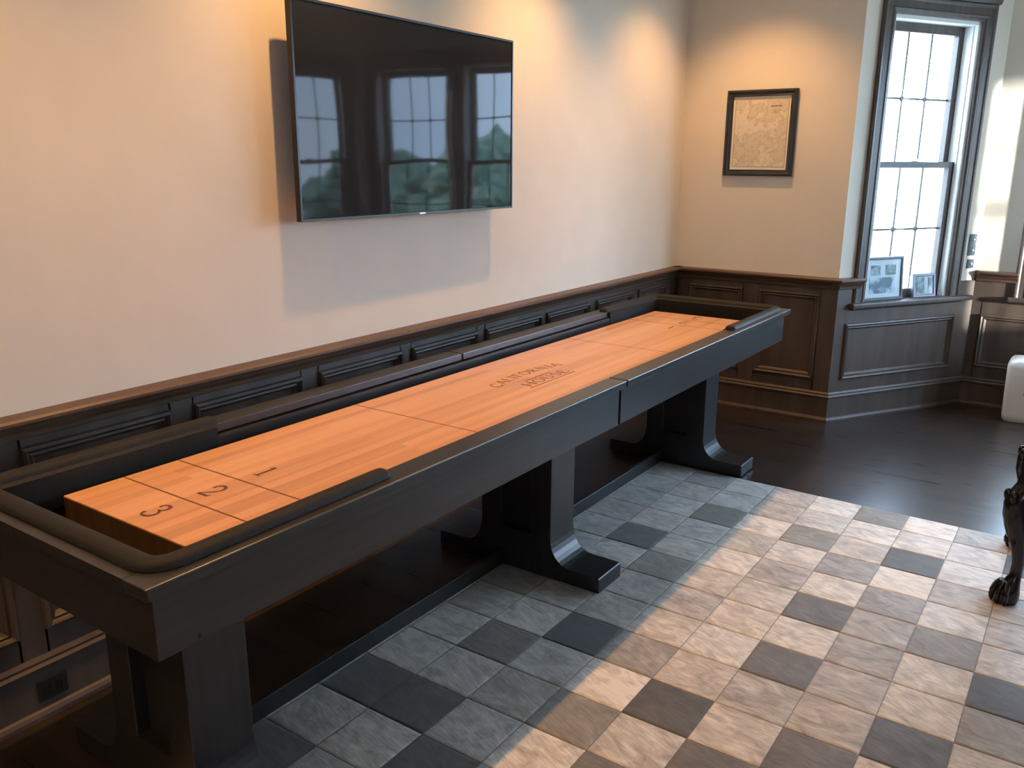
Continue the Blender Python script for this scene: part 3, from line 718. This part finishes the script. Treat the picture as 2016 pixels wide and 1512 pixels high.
M_fr1 = mat('blue_grey_frame', (.05, .075, .095), .35)
M_fr2 = mat('pewter_frame', (.16, .16, .20), .32, .4)
photo_frame('photo_frame', 'larger dark framed collage of three photos with white mat on the window sill', .200, .520, .258, .004, .014, 5, .017,
            [(-.095, -.020, .150, .208, PH1), (.020, .105, .150, .208, PH2), (-.105, .100, .042, .135, PH3)], M_fr1, M_mat2)
photo_frame('photo_frame', 'smaller grey framed picture on the window sill, right of the larger collage', .612, .800, .145, .004, .014, 8, .018,
            [(-.070, .002, .022, .122, PH2), (.010, .030, .022, .122, M_mat2), (.036, .070, .030, .118, PH3)], M_fr2, M_mat2, yaw=0)

# ------------------------------------------------------------------ switch plates by the window casing
M_plate = noisy('verdigris_metal', (.05, .085, .10), (.16, .22, .25), (1, 1, 1), nscale=90, rough=.4, detail=2)
def plate(lbl, u0, u1, z0, z1, rows):
    o = empty('switch_plate', F1 @ Vector(((u0 + u1) / 2, 0, z0))); tag(o, lbl, 'light switch')
    bm = bmesh.new(); box(bm, u0, u1, -.007, 0, z0, z1, F1, bevel=.003); obj('cover_plate', bm, M_plate, o)
    for r in range(rows):
        zc = z0 + (r + .5) * (z1 - z0) / rows; bm = bmesh.new()
        lathe(bm, [(.0005, .010), (.007, .009), (.009, .004), (.009, 0)], (0, 0, 0), 14)
        bmesh.ops.transform(bm, matrix=F1 @ Matrix.Translation(((u0 + u1) / 2, -.007, zc)) @ Matrix.Rotation(math.pi / 2, 4, 'X'), verts=bm.verts)
        obj('knob', bm, M_liner, o, smooth=True)
plate('tall blue-grey switch plate on the wall right of the window casing', 1.022, 1.085, .955, 1.088, 2)
plate('small blue-grey switch plate just above the chair rail by the window', 1.030, 1.088, .876, .932, 1)

# outlet on the baseboard under the table
o = empty('wall_outlet', (.0, 1.165, .05)); tag(o, 'dark electrical outlet on the baseboard under the near table end', 'outlet')
bm = bmesh.new(); box(bm, yu(1.125), yu(1.205), -.027, -.0225, .048, .112, FL, bevel=.0015); obj('cover_plate', bm, M_dark, o)
bm = bmesh.new()
for c in (1.148, 1.182): box(bm, yu(c) - .010, yu(c) + .010, -.0285, -.027, .066, .094, FL, bevel=.0006)
obj('socket', bm, M_bez, o)

# ------------------------------------------------------------------ white container by the bay wall
def rrect(cx, cy, hx, hy, r, z, n=5):
    out = []
    for sx, sy, a0 in ((1, 1, 0), (-1, 1, 90), (-1, -1, 180), (1, -1, 270)):
        for i in range(n + 1):
            a = math.radians(a0 + 90 * i / n); out.append((cx + sx * (hx - r) + r * math.cos(a), cy + sy * (hy - r) + r * math.sin(a), z))
    return out
jg = empty('water_jug', (2.035, 6.05, 0)); tag(jg, 'white plastic jug with raised spout standing on the floor by the bay wall', 'jug')
M_jug = noisy('white_plastic', (.74, .70, .66), (.80, .77, .73), (6, 6, 6), rough=.45)
bm = bmesh.new(); cx, cy = 2.035, 6.05
rings = [rrect(cx, cy, hx, hy, r, z) for hx, hy, r, z in ((.132, .112, .03, .001), (.142, .122, .035, .012), (.146, .126, .035, .04), (.150, .128, .035, .20), (.152, .130, .035, .335), (.150, .128, .04, .355), (.138, .118, .045, .372), (.10, .09, .05, .380))]
loft(bm, rings); obj('body', bm, M_jug, jg, smooth=True)
bm = bmesh.new(); lathe(bm, [(.070, .378), (.066, .385), (.055, .400), (.052, .430), (.048, .436), (.001, .437)], (cx + .045, cy, 0)); obj('cap', bm, M_liner, jg, smooth=True)
bm = bmesh.new(); box(bm, cx - .045, cx + .10, cy - .1325, cy - .1285, .175, .275, bevel=.001); obj('label_panel', bm, mat('slate_label', (.07, .12, .16), .5), jg)

# ------------------------------------------------------------------ carved table at the right edge
ct = empty('side_table', (2.50, 3.75, 0)); tag(ct, 'dark glossy carved table with claw foot cabriole leg at the right edge', 'table')
M_mahog = noisy('ebonised_mahogany', (.006, .0055, .007), (.012, .010, .012), (20, 20, 4), rough=.16, r2=.24, spec=.45)
def cabriole(bx, by, sx, sy):
    """leg bulging towards (sx, sy)"""
    #      z     outward  radius_o radius_t
    sec = [(.008, .012, .036, .036), (.020, .013, .042, .040), (.045, .012, .042, .040), (.066, .008, .036, .034), (.085, -.002, .026, .026), (.110, -.010, .0205, .0205),
           (.150, -.012, .0195, .0195), (.193, -.006, .022, .022), (.240, .006, .029, .028), (.290, .018, .037, .034), (.335, .024, .043, .038), (.385, .022, .045, .040),
           (.420, .010, .042, .040), (.445, -.004, .036, .038), (.480, -.008, .034, .036), (.545, -.008, .034, .036), (.600, -.008, .034, .036)]
    bm = bmesh.new(); rings = []; d = Vector((sx, sy, 0)).normalized(); t = Vector((-d.y, d.x, 0)); N_ = 20
    for z, o_, ro, rt_ in sec:
        rings.append([tuple(Vector((bx, by, z)) + d * (o_ + ro * math.cos(2 * math.pi * k / N_)) + t * rt_ * math.sin(2 * math.pi * k / N_)) for k in range(N_)])
    loft(bm, rings)
    lg = obj('cabriole_leg', bm, M_mahog, ct, smooth=True)
    # claws gripping the ball
    for an in (-52, -18, 18, 52):
        bm = bmesh.new(); rg = []
        e = Vector((math.cos(math.radians(an)) * d.x - math.sin(math.radians(an)) * d.y, math.sin(math.radians(an)) * d.x + math.cos(math.radians(an)) * d.y, 0)); tt_ = Vector((-e.y, e.x, 0))
        for z, ro, w_ in ((.088, .022, .008), (.072, .034, .010), (.055, .043, .009), (.035, .048, .010), (.018, .048, .008), (.007, .046, .003)):
            c = Vector((bx, by, z)) + d * .010 + e * ro
            rg.append([tuple(c + e * w_ * math.cos(2 * math.pi * k / 8) + tt_ * w_ * math.sin(2 * math.pi * k / 8)) for k in range(8)])
        loft(bm, rg); obj('claw', bm, M_mahog, lg, smooth=True)
    # carved knee scroll: raised leaf
    for s_, zz, r_ in ((1, .405, .013), (-1, .405, .013), (1, .375, .010), (-1, .375, .010), (0, .36, .014), (1, .238, .008), (-1, .238, .008)):
        tt2 = bmesh.new(); bmesh.ops.create_uvsphere(tt2, u_segments=12, v_segments=8, radius=r_)
        bmesh.ops.scale(tt2, vec=(1, 1, 1.8), verts=tt2.verts)
        c = Vector((bx, by, zz)) + d * (.052 if zz > .3 else .030) + t * s_ * .018
        bm = bmesh.new(); merge(bm, tt2, Matrix.Translation(c)); obj('carved_bead', bm, M_mahog, lg, smooth=True)
LX, LY = 2.160, 3.955
for px, py, sx, sy in ((LX, LY, -.9, -.25), (LX, 3.42, -.8, -.6), (3.02, LY, .8, .6), (3.02, 3.42, .8, -.6)): cabriole(px, py, sx, sy)
bm = bmesh.new(); box(bm, 2.19, 2.99, 3.425, 3.955, .565, .665, bevel=.004); box(bm, 2.18, 3.0, 3.415, 3.965, .600, .606); obj('apron', bm, M_mahog, ct)
bm = bmesh.new(); box(bm, 2.17, 3.06, 3.385, 3.975, .665, .695, bevel=.010, seg=3); obj('tabletop', bm, M_mahog, ct)

# ------------------------------------------------------------------ ceiling downlights
M_lens = bpy.data.materials.new('lamp_lens'); M_lens.use_nodes = True
N, L, b = nodes(M_lens); b.inputs['Emission Color'].default_value = (*WARM, 1); b.inputs['Emission Strength'].default_value = 8
M_trim = mat('white_trim_ring', (.8, .8, .78), .5)
def downlight(x, y, i, watt, ang=112):
    o = empty('recessed_downlight', (x, y, CEIL)); 
    bm = bmesh.new(); lathe(bm, [(.045, 0), (.072, 0), (.074, -.004), (.060, -.007), (.047, -.006), (.045, 0)], (x, y, CEIL), 28); obj('trim_ring', bm, M_trim, o, smooth=True)
    bm = bmesh.new(); lathe(bm, [(.001, -.0018), (.044, -.0018), (.044, -.0004), (.001, -.0004)], (x, y, CEIL), 24); obj('lens', bm, M_lens, o)
    ld = bpy.data.lights.new('downlight_beam', 'SPOT'); ld.energy = watt; ld.color = WARM; ld.spot_size = math.radians(ang); ld.spot_blend = .75; ld.shadow_soft_size = .022
    lo = bpy.data.objects.new('downlight_beam', ld); col.objects.link(lo); lo.parent = o; lo.location = (0, 0, -.035)
    return o
names_ = ['behind the viewer', 'near the near table end', 'left of the television', 'right of the television', 'in the far corner by the framed map']
for i, (x, y) in enumerate(SPOTS):
    tag(downlight(x, y, i, SPOT_W if i < 4 else SPOT_W * .80), 'round white recessed ceiling downlight, ' + names_[i], 'ceiling light', 'downlights along the left wall')

# ------------------------------------------------------------------ outdoors
bm = bmesh.new(); box(bm, -30, 40, -20, 60, -.9, -.6); 
g = struct('ground', bm, noisy('pale_ground', (.30, .32, .26), (.50, .50, .44), (1, 1, 1), nscale=.8, rough=.9, detail=6))  # pale concrete-toned ground, varied at random
M_leaf = noisy('foliage', (.10, .22, .16), (.30, .46, .36), (1, 1, 1), nscale=6, rough=.7, detail=6)
def shrub(x, y, r, h, label):
    rr = random.Random(int(x * 10 + y)); bm = bmesh.new()
    for k_ in range(46):
        a = rr.uniform(0, 6.28); q = rr.random() ** .5 * r; z = rr.uniform(.05, 1) * h; q *= math.sqrt(max(.08, 1 - (z / h) ** 2.4))
        t2 = bmesh.new(); bmesh.ops.create_icosphere(t2, subdivisions=2, radius=rr.uniform(.16, .34) * r)
        for v in t2.verts: v.co *= rr.uniform(.75, 1.2)
        merge(bm, t2, Matrix.Translation((x + q * math.cos(a), y + q * math.sin(a), -.6 + z)))
    o = obj('shrub', bm, M_leaf, None, loc=(x, y, -.6)); tag(o, label, 'shrub', 'shrubs outside the bay windows')
    return o
shrub(3.4, 14.5, 1.5, 1.9, 'low green shrub outside the bay, leftmost'); shrub(7.6, 13.4, 1.5, 2.3, 'round green shrub outside the bay, second from the left')
shrub(11.6, 14.5, 1.6, 2.2, 'green shrub outside the bay, third from the left'); shrub(16.0, 13.5, 1.7, 2.4, 'largest green shrub outside the bay, rightmost')
